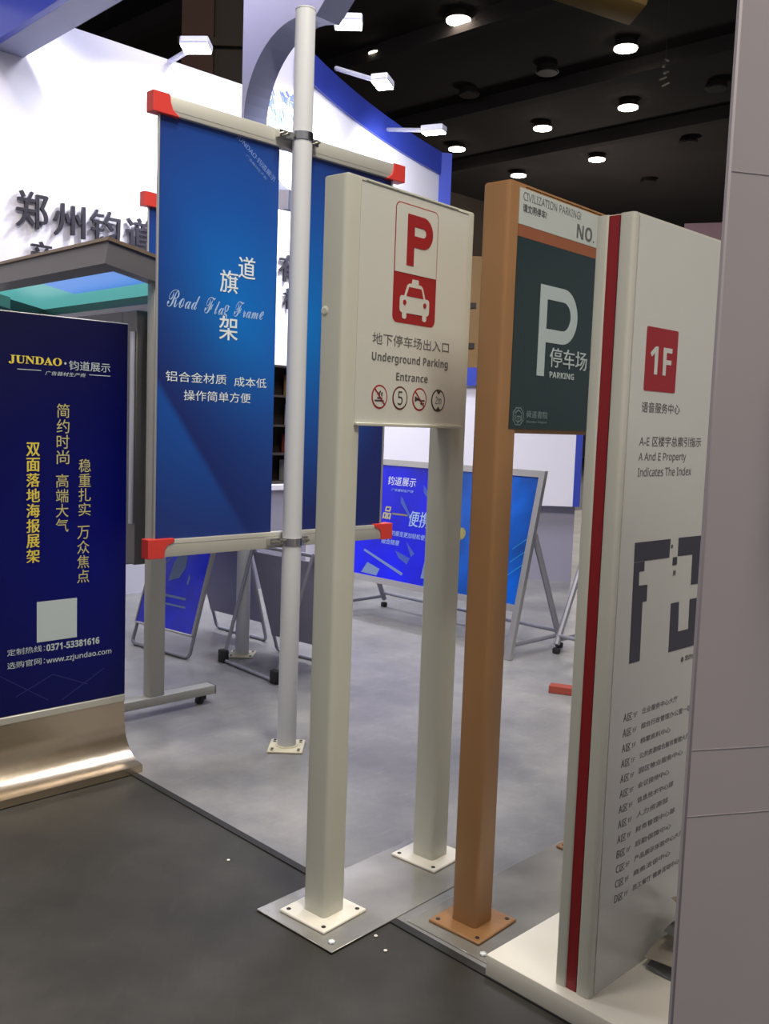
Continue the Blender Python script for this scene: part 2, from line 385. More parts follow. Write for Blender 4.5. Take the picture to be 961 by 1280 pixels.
# blue sketch graphic seen through the arch opening
gp = thing('wall_graphic', 'blue sketched graphic printed on the wall seen through the round opening', 'graphic', WO, Y)
bm = bmesh.new()
for k in range(60):
    x = random.uniform(1.33, 1.64); z = random.uniform(4.22, 4.75)
    z -= (x-1.33)*0.1
    l = random.uniform(0.02, 0.09); stroke_bm(bm, [(x, z), (x+random.uniform(-0.03, 0.05), z-l)], random.uniform(0.008, 0.025), -0.012-0.0001*k, -0.008)
obj('sketch_strokes', bm, M['blue_print'], gp)['kind'] = 'stuff'
gb = box('backing', (1.30, -0.008, 3.9), (1.66, -0.001, 5.35), M['wall'], gp)

# display shelf and counter glimpsed between the banner and the round pole
sh = thing('display_shelf', 'dark display shelf with small boxes glimpsed left of the round pole', 'shelf', WO, Y)
box('back_board', (1.12, -0.06, 0.98), (1.62, -0.04, 2.1), M['shelf'], sh)
for z in (0.98, 1.25, 1.52, 1.8, 2.08): box('shelf_board', (1.12, -0.32, z), (1.62, -0.06, z+0.02), M['shelf'], sh)
for x in (1.10, 1.62): box('side_panel', (x, -0.32, 0.98), (x+0.02, -0.06, 2.1), M['shelf'], sh)
for i, (x, z, ww, h, m_) in enumerate(((1.50, 1.82, 0.10, 0.2, 'tan'), (1.52, 1.54, 0.05, 0.2, 'tube_lit'), (1.49, 1.27, 0.12, 0.18, 'wood'), (1.47, 1.0, 0.16, 0.2, 'paper2'))):
    b = box('box', (x, -0.3, z), (x+ww, -0.14, z+h), M[m_]); b.location = WO; b.rotation_euler = (0, 0, Y)
    tag(b, ['tan box on the topmost level of the dark display shelf', 'narrow pale box on the second level of the dark shelf', 'red-brown box on the third level of the dark shelf', 'grey box on the lowest level of the dark shelf'][i], 'box', 'boxes on the display shelf')
ct = thing('counter', 'white-topped counter with lilac-grey front under the dark shelf', 'counter', WO, Y)
box('counter_top', (1.0, -0.45, 0.93), (1.62, -0.001, 0.975), M['wall'], ct); box('counter_front', (1.02, -0.42, 0.0), (1.60, -0.002, 0.93), M['wall_grey'], ct)

# floodlights on arms
def flood(base, head, aim, label, en):
    t = thing('floodlight', label, 'floodlight', head, 0, 'arm-mounted floodlights')
    h = Vector(head); b = Vector(base)-h; a = (Vector(aim)-h).normalized()
    tube('arm', [b, (0, 0, 0)], 0.022, M['tube_lit'], t)
    hd = bmesh.new(); bx(hd, (-0.12, -0.08, -0.02), (0.12, 0.08, 0.045), 0.015)
    o = obj('housing', hd, M['tube_lit'], t); o.rotation_euler = (a*0.35+Vector((0.12, -0.25, -0.8))).to_track_quat('-Z', 'Y').to_euler()
    gl = box('lamp_glass', (-0.11, -0.07, -0.03), (0.11, 0.07, -0.021), M['flood'], o)
    lamp('SPOT', h + a*0.08, aim, en, (0.93, 0.95, 1.0), 0.1, 130, 0.8)
wn = Vector((math.sin(Y), -math.cos(Y), 0))
def wp(u, z, d=0.0): return Vector(WO) + uY*u + wn*d + Vector((0, 0, z))
flood(wp(0.25, 4.62, 0.03), (-1.671, 8.0, 4.60), wp(0.0, 3.4), 'leftmost floodlight, on an arm over the white back wall', 260)
flood((-0.682, 8.2, 4.917), (-0.448, 8.2, 4.906), (-1.2, 8.9, 3.0), 'floodlight nearest the top of the round pole', 300)
flood((-0.62, 9.5, 5.0), (-0.155, 8.8, 4.642), (-0.6, 9.9, 3.6), 'middle floodlight, over the curved blue-edged wall', 200)
flood((-0.143, 11.2, 4.95), (0.366, 10.0, 4.6), (-0.1, 11.4, 3.9), 'rightmost floodlight, over the end of the curved wall', 200)
lamp('SPOT', wp(-1.2, 4.5, 1.0), wp(-1.3, 3.2), 260, (0.93, 0.95, 1.0), 0.1, 130, 0.8)

# ---------------------------------------------------------------- hall: ceiling lamps, column, duct, hanging tags
def downlight(loc, on, label, group):
    t = thing('ceiling_lamp', label, 'lamp', loc, 0, group)
    bm = bmesh.new(); bmesh.ops.create_cone(bm, cap_ends=True, segments=20, radius1=0.34, radius2=0.22, depth=0.34, matrix=Matrix.Translation((0, 0, 0.17)))
    obj('housing', bm, M['unlit'], t)
    bm = bmesh.new(); bmesh.ops.create_cone(bm, cap_ends=True, segments=20, radius1=0.31 if on else 0.3, radius2=0.31, depth=0.04, matrix=Matrix.Translation((0, 0, -0.015)))
    obj('lens', bm, M['lit'] if on else M['unlit'], t)
    tube('stem', [(0, 0, 0.34), (0, 0, 12.02-loc[2])], 0.02, M['unlit'], t, 8)
LL = [((1.459, 25.4), 'lit ceiling lamp nearest the top centre of the picture'), ((-0.61, 27.88), 'lit ceiling lamp just right of the topmost floodlight'),
      ((6.136, 26.816), 'small lit ceiling lamp at far upper right'), ((7.402, 31.535), 'lit ceiling lamp between the hanging tags and the green sign'),
      ((5.033, 33.96), 'lit ceiling lamp above the top of the brown sign, left of centre right'), ((2.254, 36.81), 'lit ceiling lamp above the white parking sign, right of the rightmost floodlight'),
      ((7.722, 37.53), 'lit ceiling lamp above the NO. lettering of the brown sign'), ((5.067, 40.26), 'lit ceiling lamp lowest in the picture, touching the top of the brown sign')]
for (x, y), lb in LL: downlight((x*0.985, y*0.985, 11.84), True, lb, 'lit ceiling lamps')
for (x, y), lb in (((4.321, 28.76), 'unlit ceiling lamp below the yellow duct'), ((2.198, 30.875), 'unlit ceiling lamp right of the middle floodlight'), ((9.562, 29.563), 'unlit ceiling lamp nearest the right board wall'), ((10.448, 35.012), 'unlit ceiling lamp above the directory pylon'), ((10.567, 40.67), 'faint unlit ceiling lamp lowest above the directory pylon')):
    downlight((x*0.985, y*0.985, 11.84), False, lb, 'unlit ceiling lamps')
co = thing('hall_column', 'brown hall column rising behind the white back wall', 'column', (-3.58, 16.0, 0), 0)
box('column_face', (0.0, 0, 0), (0.52, 0.5, 12.0), M['column'], co); box('side_cladding', (0.52, 0.1, 0), (1.35, 0.5, 12.0), M['column2'], co)
for z in (7.6, 9.2): box('cross_bar', (-0.05, -0.06, z), (1.4, -0.001, z+0.12), M['column2'], co)
du = box('ceiling_duct', (-1.2, -0.35, 0), (0.95, 0.35, 0.5), M['duct'], bev=0.03); du.location = (2.45, 14.0, 7.72); du.rotation_euler = (0, math.radians(13), 0.1)
tag(du, 'yellow-brown overhead duct at the top edge of the picture', 'duct')
tg = thing('hanging_ornament', 'string of small tilted tags hanging from the dark ceiling', 'ornament', (4.05, 15.0, 6.86), 0)
tube('string', [(0, 0, 0), (0, 0, 5.14)], 0.004, M['unlit'], tg, 6)
for k in range(5):
    p = box('tag', (-0.06, -0.02, -0.012), (0.06, 0.02, 0.012), M['rope'], tg); p.location = (0.02*(-1)**k, 0, 0.04+0.09*k); p.rotation_euler = (0.2, -0.5, 0.4*k)
tb = thing('display_board', 'tall tan board with brown notches far behind, between the two parking signs', 'board', (1.10, 14.0, 0), 0)
box('board_face', (0, 0, 0), (0.55, 0.05, 4.05), M['tan'], tb)
for z in (2.72, 3.3): box('clip', (0.03, -0.03, z), (0.13, -0.001, z+0.08), M['shelf'], tb)
pb = box('fascia_board', (0, 0, 4.35), (2.2, 0.1, 4.62), mat('dusky_pink_board', (0.30, 0.18, 0.20), 0.6)); pb.location = (4.2, 14, 0); pb.rotation_euler = (0, 0, -0.3)
tag(pb, 'dusky pink top of a neighbouring stand behind the directory pylon', 'board')
wb = box('poster', (0, 0, 2.0), (0.5, 0.02, 2.18), M['blue_trim']); wb.location = (0.72, 9.62, 0)
tag(wb, 'blue poster on the far low wall between the two parking signs', 'poster')

# ---------------------------------------------------------------- white parking sign
def base_plate(par, x0, x1, y0, y1, m, label=None):
    p = box('base_plate', (x0, y0, 0.008), (x1, y1, 0.018), m, par, 0.003, 1, label=label)
    for x in (x0+0.022, x1-0.022):
        for y in (y0+0.022, y1-0.022):
            bm = bmesh.new(); bmesh.ops.create_cone(bm, cap_ends=True, segments=14, radius1=0.0075, radius2=0.0075, depth=0.0012, matrix=Matrix.Translation((x, y, 0.0186)))
            obj('bolt_hole', bm, M['dark'], p)
    return p
ws = thing('parking_sign', 'white two-post parking sign with red taxi pictogram, on bolted base plates', 'sign', (-0.146, 2.858, 0), 0.863)
for x0 in (0.0, 0.560):
    box('post', (x0, 0, 0.018), (x0+0.096, 0.097, 2.328), M['white_paint'], ws, 0.014, 4, 'z')
    base_plate(ws, x0-0.055, x0+0.145, -0.052, 0.15, M['plinth'])
box('top_cap', (0.01, 0.004, 2.3285), (0.646, 0.093, 2.333), M['white_paint'], ws)
box('panel', (0.064, -0.0015, 1.597), (0.612, 0.06, 2.322), M['white_panel'], ws)
box('top_groove', (0.066, -0.0023, 2.3195), (0.611, -0.0016, 2.3225), M['grey_print'], ws)
box('bottom_rail', (0.064, -0.012, 1.586), (0.612, 0.06, 1.5965), M['white_paint'], ws, 0.002, 1)
bm = bmesh.new(); bmesh.ops.create_cone(bm, cap_ends=True, segments=16, radius1=0.016, radius2=0.009, depth=0.0025, matrix=Matrix.Translation((-0.0012, 0.075, 1.93)) @ Matrix.Rotation(-PI/2, 4, 'Y'))
obj('cover_knob', bm, M['white_paint'], ws)
yf = -0.0017
plate('pictogram_frame', rrect(0.226, 1.919, 0.445, 2.294, 0.022), yf, M['red'], ws)
plate('pictogram_field', rrect(0.2295, 2.0775, 0.4415, 2.2905, 0.019), yf-0.0007, M['white_panel'], ws)
plate('pictogram_field', [(0.2295, 2.0775), (0.4415, 2.0775), (0.4415, 2.12), (0.2295, 2.12)], yf-0.0009, M['white_panel'], ws)
def big_p(par, xs, z0, z1, xr, zb, wd, y, m):
    """letter P as a stroke: stem centre xs, bottom z0, top z1, bowl right xr, bowl bottom zb"""
    h = wd/2; r = min((z1-zb)/2-h, (xr-xs)*0.62); zt = z1-h; zl = zb+h; R_ = (zt-zl)/2; xc = xr-h-R_
    arc = [(xc+R_*math.sin(math.radians(a)), (zt+zl)/2+R_*math.cos(math.radians(a))) for a in range(0, 181, 12)]
    bm = bmesh.new()
    poly_bm(bm, [(xs-h, z0), (xs+h, z0), (xs+h, z1), (xs-h, z1)], y-0.0008, y)
    stroke_bm(bm, [(xs+h*0.97, zt)] + arc + [(xs+h*0.97, zl)], wd, y-0.00075, y)
    return obj('letter_p', bm, m, par)
big_p(ws, 0.303, 2.103, 2.264, 0.4165, 2.163, 0.036, yf-0.0016, M['red'])
wi = M['white_panel']; yt = yf-0.0008
cxp = 0.335
plate('taxi_light', [(cxp-0.018, 2.046), (cxp+0.018, 2.046), (cxp+0.016, 2.062), (cxp-0.016, 2.062)], yt, wi, ws)
plate('taxi_cabin', [(cxp-0.058, 1.998), (cxp-0.040, 2.040), (cxp-0.030, 2.047), (cxp+0.030, 2.047), (cxp+0.040, 2.040), (cxp+0.058, 1.998)], yt, wi, ws)
plate('taxi_window', [(cxp-0.044, 2.006), (cxp-0.032, 2.036), (cxp+0.032, 2.036), (cxp+0.044, 2.006)], yt-0.0008, M['red'], ws)
plate('taxi_body', rrect(cxp-0.076, 1.952, cxp+0.076, 2.006, 0.012), yt-0.0002, wi, ws)
for sx in (-1, 1):
    plate('taxi_wheel', rrect(cxp+sx*0.052-0.011, 1.933, cxp+sx*0.052+0.011, 1.956, 0.008), yt-0.0003, wi, ws)
    plate('taxi_headlight', disc(cxp+sx*0.052, 1.985, 0.0085, 16), yt-0.0012, M['red'], ws)
text('地下停车场出入口', 0.136, 0.53, 1.842, 1.878, yf, M['grey_print'], ws, bold=0.0)
text(sans('Underground Parking', True), 0.1355, 0.528, 1.783, 1.818, yf, M['grey_print'], ws, bold=0.0)
text(sans('Entrance', True), 0.256, 0.42, 1.735, 1.760, yf, M['grey_print'], ws, bold=0.0)
for i, cx in enumerate((0.178, 0.279, 0.380, 0.4815)):
    zc, rd = 1.679, 0.038
    plate('symbol_ring', disc(cx, zc, rd), yf, M['red'] if i in (0, 2) else mat('dark_red_ink%d' % i, (0.10, 0.02, 0.02) if i == 1 else (0.05, 0.035, 0.035), 0.5), ws)
    plate('symbol_field', disc(cx, zc, rd-0.0055), yf-0.0007, wi, ws)
    y2 = yf-0.0014
    if i == 0:
        stroke('smoking_symbol', [[(cx-0.024, zc-0.012), (cx+0.020, zc-0.012)], [(cx-0.012, zc-0.004), (cx+0.012, zc-0.004)], [(cx+0.0, zc+0.004), (cx-0.004, zc+0.012), (cx+0.004, zc+0.018)], [(cx+0.01, zc+0.002), (cx+0.008, zc+0.010), (cx+0.013, zc+0.014)]], 0.005, y2, M['black'], ws)
    if i == 1: text('5', cx-0.012, cx+0.012, zc-0.022, zc+0.022, y2, M['black'], ws)
    if i == 2:
        plate('horn_symbol', [(cx-0.026, zc+0.010), (cx-0.026, zc-0.010), (cx-0.012, zc-0.003), (cx+0.012, zc-0.009), (cx+0.012, zc-0.003), (cx-0.012, zc+0.004)], y2, M['black'], ws)
        stroke('horn_symbol', [[(cx+0.008, zc-0.004), (cx+0.026, zc-0.004)], [(cx+0.004, zc-0.014), (cx+0.024, zc-0.014)]], 0.005, y2, M['black'], ws)
    if i == 3:
        plate('height_symbol', [(cx-0.012, zc+0.032), (cx+0.012, zc+0.032), (cx, zc+0.020)], y2, M['black'], ws)
        plate('height_symbol', [(cx-0.012, zc-0.032), (cx+0.012, zc-0.032), (cx, zc-0.020)], y2, M['black'], ws)
        text('2m', cx-0.016, cx+0.016, zc-0.012, zc+0.014, y2, M['grey_print'], ws)
    if i in (0, 2): stroke('symbol_slash', [[(cx-0.025, zc+0.025), (cx+0.025, zc-0.025)]], 0.0045, y2-0.0008, M['red'], ws)
# loose steel sheets under the posts
fp1 = box('steel_sheet', (0, 0, 0.004), (0.76, 0.35, 0.0079), M['plate'], bev=0.001, seg=1); fp1.location = (-0.112, 2.690, 0); fp1.rotation_euler = (0, 0, 0.83)
tag(fp1, 'long flat steel sheet on the floor under the white sign posts', 'sheet')
fp2 = box('steel_sheet', (0, 0, 0.004), (1.0, 0.335, 0.0079), M['plate'], bev=0.001, seg=1); fp2.location = (0.36, 2.655, 0); fp2.rotation_euler = (0, 0, 0.80)
tag(fp2, 'flat steel sheet on the floor under the brown sign post', 'sheet')

# ---------------------------------------------------------------- brown parking sign
bs = thing('parking_sign', 'brown two-post parking sign with dark green panel and large white P', 'sign', (0.332, 2.829, 0), 0.84)
for x0 in (0.0, 0.765):
    box('post', (x0, 0, 0.018), (x0+0.096, 0.097, 2.316), M['brown'], bs, 0.014, 4, 'z')
    base_plate(bs, x0-0.055, x0+0.15, -0.055, 0.145, M['brown'])
box('top_cap', (0.01, 0.004, 2.3165), (0.851, 0.093, 2.322), M['brown'], bs)
box('frame', (0.048, 0.006, 1.580), (0.788, 0.09, 2.314), M['brown'], bs)
box('header_panel', (0.0515, -0.002, 2.202), (0.785, 0.0058, 2.307), mat('pale_grey_panel', (0.50, 0.54, 0.51), 0.3), bs)
box('header_band', (0.0515, -0.0015, 2.1665), (0.785, 0.0058, 2.2015), M['brown_red'], bs)
box('green_panel', (0.0515, -0.002, 1.594), (0.785, 0.0058, 2.166), M['green'], bs)
yb = -0.0022
text('CIVILIZATION PARKING!', 0.070, 0.402, 2.274, 2.298, yb, M['faint'], bs)
text('请文明停车!', 0.070, 0.20, 2.240, 2.264, yb, M['grey_print'], bs, bold=0.012)
text(sans('NO.', True), 0.3815, 0.493, 2.214, 2.259, yb, M['grey_print'], bs)
M['p_grey'] = mat('pale_letter', (0.46, 0.53, 0.54), 0.4)
big_p(bs, 0.208, 1.762, 2.043, 0.413, 1.868, 0.042, yb, M['p_grey'])
text('停车场', 0.256, 0.487, 1.793, 1.855, yb-0.0009, M['p_grey'], bs, bold=0.008)
text(sans('PARKING', True), 0.261, 0.409, 1.7595, 1.779, yb-0.0009, M['p_grey'], bs)
hx = [(0.0975+0.030*math.cos(math.radians(a)), 1.632+0.028*math.sin(math.radians(a))) for a in range(22, 382, 45)]
M['logo'] = mat('logo_ink', (0.16, 0.22, 0.22), 0.5)
stroke('emblem_outline', [hx], 0.003, yb, M['logo'], bs, closed=True)
stroke('emblem_strokes', [[(0.078, 1.640), (0.098, 1.652), (0.118, 1.640)], [(0.080, 1.638), (0.080, 1.622), (0.096, 1.614)], [(0.115, 1.638), (0.115, 1.622), (0.099, 1.614)], [(0.097, 1.61), (0.097, 1.634)], [(0.086, 1.634), (0.086, 1.624)], [(0.091, 1.632), (0.109, 1.632), (0.109, 1.622)]], 0.003, yb, M['logo'], bs)
text('舜道書院', 0.141, 0.262, 1.628, 1.651, yb, M['logo'], bs, bold=0.01)
text('Shundao Shuyuan', 0.143, 0.262, 1.611, 1.621, yb, M['logo'], bs)

# ---------------------------------------------------------------- directory pylon on its white plinth
py = thing('directory_pylon', 'white directory pylon with red edge strip and 1F square, on a white plinth', 'sign', (0.595, 2.404, 0), 0.778)
pl = 0.067; W_ = 0.66
box('plinth', (-0.036, -0.23, 0.0), (0.90, 0.325, pl), M['plinth'], py, 0.004, 2)
# local y: 0 front .. 0.108 back ; narrow face at x=0
box('core', (0.012, 0.004, pl), (W_-0.012, 0.104, 2.138), M['white_panel'], py)
box('face_panel', (0.030, 0.0005, pl), (W_-0.03, 0.0039, 2.140), M['white_panel'], py)
for xx in (0.0, W_-0.030):
    box('corner_profile', (xx, 0.0-0.001, pl), (xx+0.030, 0.042, 2.145), M['white_paint'], py, 0.010, 4, 'z')
    box('edge_profile', (xx, 0.074, pl), (xx+0.030, 0.108, 2.145), M['white_paint'], py, 0.006, 3, 'z')
box('red_strip', (0.004, 0.0422, pl), (0.0118, 0.0738, 2.142), M['red_strip'], py, label='dark red strip')
box('top_cap', (0.012, 0.002, 2.1385), (W_-0.012, 0.106, 2.146), M['white_paint'], py)
yp = 0.0003
plate('floor_square', rrect(0.0943, 1.706, 0.2575, 1.872, 0.006), yp, M['red'], py)
text(sans('1F', True), 0.117, 0.2289, 1.750, 1.823, yp-0.0008, M['white_panel'], py)
text('语音服务中心', 0.0915, 0.2916, 1.650, 1.677, yp, M['grey_print'], py)
text('A-E 区楼宇总索引指示', 0.0905, 0.4255, 1.561, 1.588, yp, M['grey_print'], py)
text('A And E Property', 0.091, 0.3437, 1.517, 1.545, yp, M['grey_print'], py)
text('Indicates The Index', 0.091, 0.3788, 1.481, 1.505, yp, M['grey_print'], py)
pm = M['map_grey']
plate('map_block', [(0.0985, 1.3053), (0.0995, 1.2535), (0.2855, 1.2518), (0.2872, 1.3045)][::-1], yp, pm, py)
plate('map_block', [(0.100, 1.252), (0.106, 0.977), (0.1602, 0.977), (0.156, 1.1405), (0.1775, 1.1405), (0.1765, 1.186), (0.1315, 1.1876), (0.1296, 1.2250), (0.1549, 1.2250), (0.1540, 1.252)], yp, pm, py)
plate('map_block', [(0.3320, 1.3048), (0.4995, 1.3032), (0.4995, 1.160), (0.4212, 1.1625), (0.419, 1.2512), (0.3335, 1.2522)], yp, pm, py)
plate('map_block', [(0.3119, 1.119), (0.3155, 0.9776), (0.500, 0.9769), (0.500, 1.119), (0.4204, 1.1195), (0.4237, 1.0316), (0.3632, 1.0316), (0.3581, 1.119)], yp, pm, py)
plate('map_mark', rrect(0.306, 1.228, 0.331, 1.251, 0.003), yp, pm, py)
plate('map_mark', disc(0.2975, 1.2825, 0.006, 12), yp, M['grey_print'], py)
text('厕', 0.312, 0.328, 1.198, 1.213, yp, M['grey_print'], py)
plate('map_mark', disc(0.4, 0.944, 0.008, 14), yp, M['grey_print'], py)
text('您的位置', 0.416, 0.50, 0.938, 0.954, yp, M['grey_print'], py)
rows = [('A', 0.387), ('A', 0.475), ('A', 0.357), ('A', 0.475), ('A', 0.440), ('A', 0.365), ('A', 0.395), ('A', 0.370), ('A', 0.415), ('B', 0.400), ('C', 0.48), ('C', 0.405), ('D', 0.463)]
names = ['企业服务中心大厅', '综合行政管理办公室一区', '档案资料中心', '公共资源综合服务管理大厅', '园区物业服务中心', '会议接待中心', '信息技术中心部', '人力资源部', '财务管理中心部', '后勤保障中心', '产品展示体验中心大厅', '商务洽谈中心', '员工餐厅 健身活动中心']
for i, (ch, xe) in enumerate(rows):
    z = 0.8187 - i*0.0429; dx = 0.0008*i
    text(ch, 0.0955+dx, 0.111+dx, z, z+0.022, yp, M['grey_print'], py, bold=0.012)
    text('区', 0.115+dx, 0.139+dx, z-0.001, z+0.020, yp, M['grey_print'], py)
    text('1F', 0.146+dx, 0.166+dx, z+0.003, z+0.016, yp, M['faint'], py, shear=0.2)
    text(names[i], 0.190+dx, xe, z+0.004, z+0.021, yp, M['faint'], py)

# papers lying on the plinth by the board wall
def leaf(loc, rot, sx, sy, m, lb):
    n = 6; bm = bmesh.new(); V = []
    for i in range(n+1):
        V.append([bm.verts.new(((i/n-0.5)*sx, (j-0.5)*sy, 0.012*math.sin(i/n*PI*1.3))) for j in (0, 1)])
    for i in range(n): bm.faces.new((V[i][0], V[i+1][0], V[i+1][1], V[i][1]))
    bmesh.ops.solidify(bm, geom=bm.faces[:], thickness=0.003)
    o = obj('leaflet', bm, m); o.location = loc; o.rotation_euler = rot
    tag(o, lb, 'leaflet', 'leaflets dropped on the plinth')
leaf((0.905, 2.595, 0.078), (0.05, -0.05, 0.78), 0.21, 0.11, M['paper2'], 'grey leaflet lying lowest on the white plinth')
leaf((0.90, 2.60, 0.118), (-0.12, -0.14, 0.74), 0.20, 0.11, M['paper'], 'cream leaflet lying tilted on the grey leaflet')
leaf((0.93, 2.60, 0.16), (0.2, 0.1, 0.85), 0.16, 0.10, M['paper2'], 'grey leaflet leaning above the cream leaflet')
leaf((0.925, 2.61, 0.215), (0.5, 0.5, 0.85), 0.13, 0.09, M['paper'], 'topmost cream leaflet sticking up from the pile')

# ---------------------------------------------------------------- board wall at the right
WR = (0.546, 1.592, 0); yr = 0.25
wr = struct(box('wall_right', (0, 0, 0), (1.8, 0.014, 3.0), M['wall_board'], bev=0.003, seg=1), WR, yr)
for k, z in enumerate((2.03, 1.05, 0.93)):
    struct(box('trim_%d' % (9+k), (0.004, -0.0007, z), (1.7, -0.0002, z+0.0009), M['wall_board']), WR, yr)
bxr = thing('wall_box', 'cream box mounted on the board wall at the right edge', 'box', WR, yr)
box('box_body', (0.152, -0.10, 1.655), (0.75, -0.0015, 1.99), mat('cream_box', (0.60, 0.58, 0.46), 0.5), bxr, 0.004, 2)
box('box_lid', (0.150, -0.104, 1.93), (0.752, -0.0012, 1.934), M['grey_print'], bxr)

# ---------------------------------------------------------------- flag frames on round poles
def flag_frame(pole_xy, printed, label):
    px, pyy = pole_xy
    nn = Vector((-math.sin(Y), math.cos(Y), 0))
    O_ = Vector((px, pyy, 0)) + nn*0.065
    t = thing('flag_frame', label, 'banner', (px, pyy, 0), Y, 'banner frames clamped to round poles')
    R_ = 0.046; y0 = 0.052; dx = -0.01   # rails sit behind the pole
    tube('pole', [(0, 0, 0.016), (0, 0, 3.44)], R_, M['pole'], t, 28)
    tube('pole_cap', [(0, 0, 3.441), (0, 0, 3.447)], R_+0.0012, M['pole'], t, 28)
    bp = box('base_plate', (-0.085, -0.09, 0.004), (0.085, 0.09, 0.016), M['cream'], t, 0.004, 1); bp.rotation_euler = (0, 0, -Y)
    for a in (-1, 1):
        for b in (-1, 1):
            for q in (-0.014, 0.014):
                bm = bmesh.new(); bmesh.ops.create_cone(bm, cap_ends=True, segments=12, radius1=0.008, radius2=0.008, depth=0.001, matrix=Matrix.Translation((a*0.064, b*0.062+q*0.8, 0.0165)))
                obj('bolt_hole', bm, M['dark'], bp)
    tube('weld_collar', [(0, 0, 0.016), (0, 0, 0.022)], 0.054, M['cream'], t, 28)
    xr_ = 0.71+dx if printed else 0.06
    for z0, z1, up in ((2.835, 2.912, True), (0.984, 1.060, False)):
        rl = box('rail', (-0.71+dx, y0, z0), (xr_, y0+0.045, z1), M['alu_matt'], t, 0.004, 2)
        box('rail_groove', (-0.70+dx, y0-0.0008, z0+0.018 if up else z1-0.02), (xr_-0.01, y0-0.0002, z0+0.020 if up else z1-0.018), M['alu'], rl)
        for sx in ((-1, 1) if printed else (-1,)):
            # red cap with a concave cut-out
            xe = sx*0.735+dx; xi1 = sx*0.655+dx; xi2 = sx*0.605+dx
            if up: prof = [(xe, z1+0.004), (xi1, z1+0.004), (xi1-sx*0.004, z1-0.03), (xi1-sx*0.014, z1-0.055), (xi2, z0-0.004), (xe, z0-0.004)]
            else:  prof = [(xe, z0-0.004), (xi1, z0-0.004), (xi1-sx*0.003, z0+0.03), (xi1-sx*0.016, z1-0.024), (xi2, z1-0.012), (xi2, z1+0.005), (xe, z1+0.005)]
            o = obj('end_cap', poly_bm(bmesh.new(), prof, y0-0.006, y0+0.051), M['cap_red'], t, label='red plastic end cap')
            bmesh_bevel = o.modifiers.new('b', 'BEVEL'); bmesh_bevel.width = 0.003; bmesh_bevel.segments = 2; bmesh_bevel.limit_method = 'ANGLE'
        # clamp: band round the pole with bolted ears
        zc = (z0+z1)/2 + (0.012 if up else -0.004)
        cl = tube('clamp', [(0, 0, zc-0.018), (0, 0, zc+0.018)], R_+0.004, M['chrome'], t, 28)
        for sx in (-1, 1):
            box('clamp_ear', (sx*0.05-0.008 if sx > 0 else -0.115, 0.02, zc-0.016), (0.115 if sx > 0 else -0.05+0.008, 0.0515, zc+0.016), M['chrome'], cl)
            for q in (0.075, 0.1): tube('clamp_bolt', [(sx*q, -0.005, zc), (sx*q, 0.022, zc)], 0.007, M['screw'], cl, 8)
    yb_ = y0+0.018
    b1 = box('banner', (-0.700, yb_, 1.058), (-0.075, yb_+0.004, 2.838), M['banner'], t)
    if printed: box('banner', (0.085, yb_, 1.058), (0.650, yb_+0.004, 2.838), M['banner2'], t)
    tube('edge_rod', [(-0.704, yb_, 1.058), (-0.704, yb_, 2.838)], 0.006, M['alu'], t, 8)
    if printed: tube('edge_rod', [(0.654, yb_, 1.058), (0.654, yb_, 2.838)], 0.006, M['alu'], t, 8)
    if printed:
        y = yb_-0.0006; wi = M['white_ink']; k = 1.0
        text('道', -0.292, -0.198, 2.222, 2.320, y, wi, t, bold=0.008)
        text('旗', -0.389, -0.292, 2.148, 2.247, y, wi, t, bold=0.008)
        text('架', -0.389, -0.289, 1.940, 2.045, y, wi, t, bold=0.008)
        text('ℛℴ𝒶𝒹', -0.655, -0.49, 2.055, 2.130, y, M['pale_ink'], t, shear=0.25, bold=0.004)
        text('ℱ𝓁𝒶𝑔', -0.468, -0.335, 2.025, 2.120, y, M['pale_ink'], t, shear=0.25, bold=0.004)
        text('ℱ𝓇𝒶𝓂ℯ', -0.312, -0.145, 2.048, 2.118, y, M['pale_ink'], t, shear=0.25, bold=0.004)
        text('铝合金材质', -0.657, -0.345, 1.742, 1.786, y, wi, t)
        text('成本低', -0.303, -0.121, 1.737, 1.781, y, wi, t)
        text('操作简单方便', -0.566, -0.210, 1.664, 1.709, y, wi, t)
        text('JUNDAO·钧道展示', -0.335, -0.075, 2.745, 2.775, y, M['dim_ink'], t, rot=-0.62, bold=0.01)
        text('广告器材生产商', -0.275, -0.135, 2.715, 2.728, y, M['dim_ink'], t, rot=-0.62)
    return t
flag_frame((-0.437, 4.458), True, 'nearer round pole carrying two blue banners between red-capped aluminium rails')
flag_frame((-0.925, 6.215), False, 'farther round pole with one banner, mostly hidden behind the nearer banner')

# ---------------------------------------------------------------- navy poster stand on steel base (left)
ps = thing('poster_stand', 'tall navy poster stand with yellow lettering on a curved steel base', 'poster stand', (-1.041, 4.078, 0), Y)
x0, x1 = -0.66, 0.0
prof = [(0, 0.0), (0, 0.033), (0.015, 0.036)]
for k in range(1, 11):
    a = k/10*PI/2; prof.append((0.015+0.150*math.sin(a), 0.036+0.155*(1-math.cos(a))))
prof += [(0.168, 0.285), (0.206, 0.285)]
full = prof + [(0.374-y_, z_) for (y_, z_) in prof[::-1]]
bm = bmesh.new(); A = [bm.verts.new((x0, y_, z_+0.004)) for y_, z_ in full]; B = [bm.verts.new((x1, y_, z_+0.004)) for y_, z_ in full]
bm.faces.new(A); bm.faces.new(B[::-1])
for i in range(len(full)): j = (i+1) % len(full); bm.faces.new((A[i], B[i], B[j], A[j]))
obj('steel_base', bm, M['steel'], ps, True, label='curved brushed steel base')
box('top_rail', (x0, 0.160, 0.290), (x1, 0.214, 0.322), M['alu_matt'], ps, 0.003, 1)
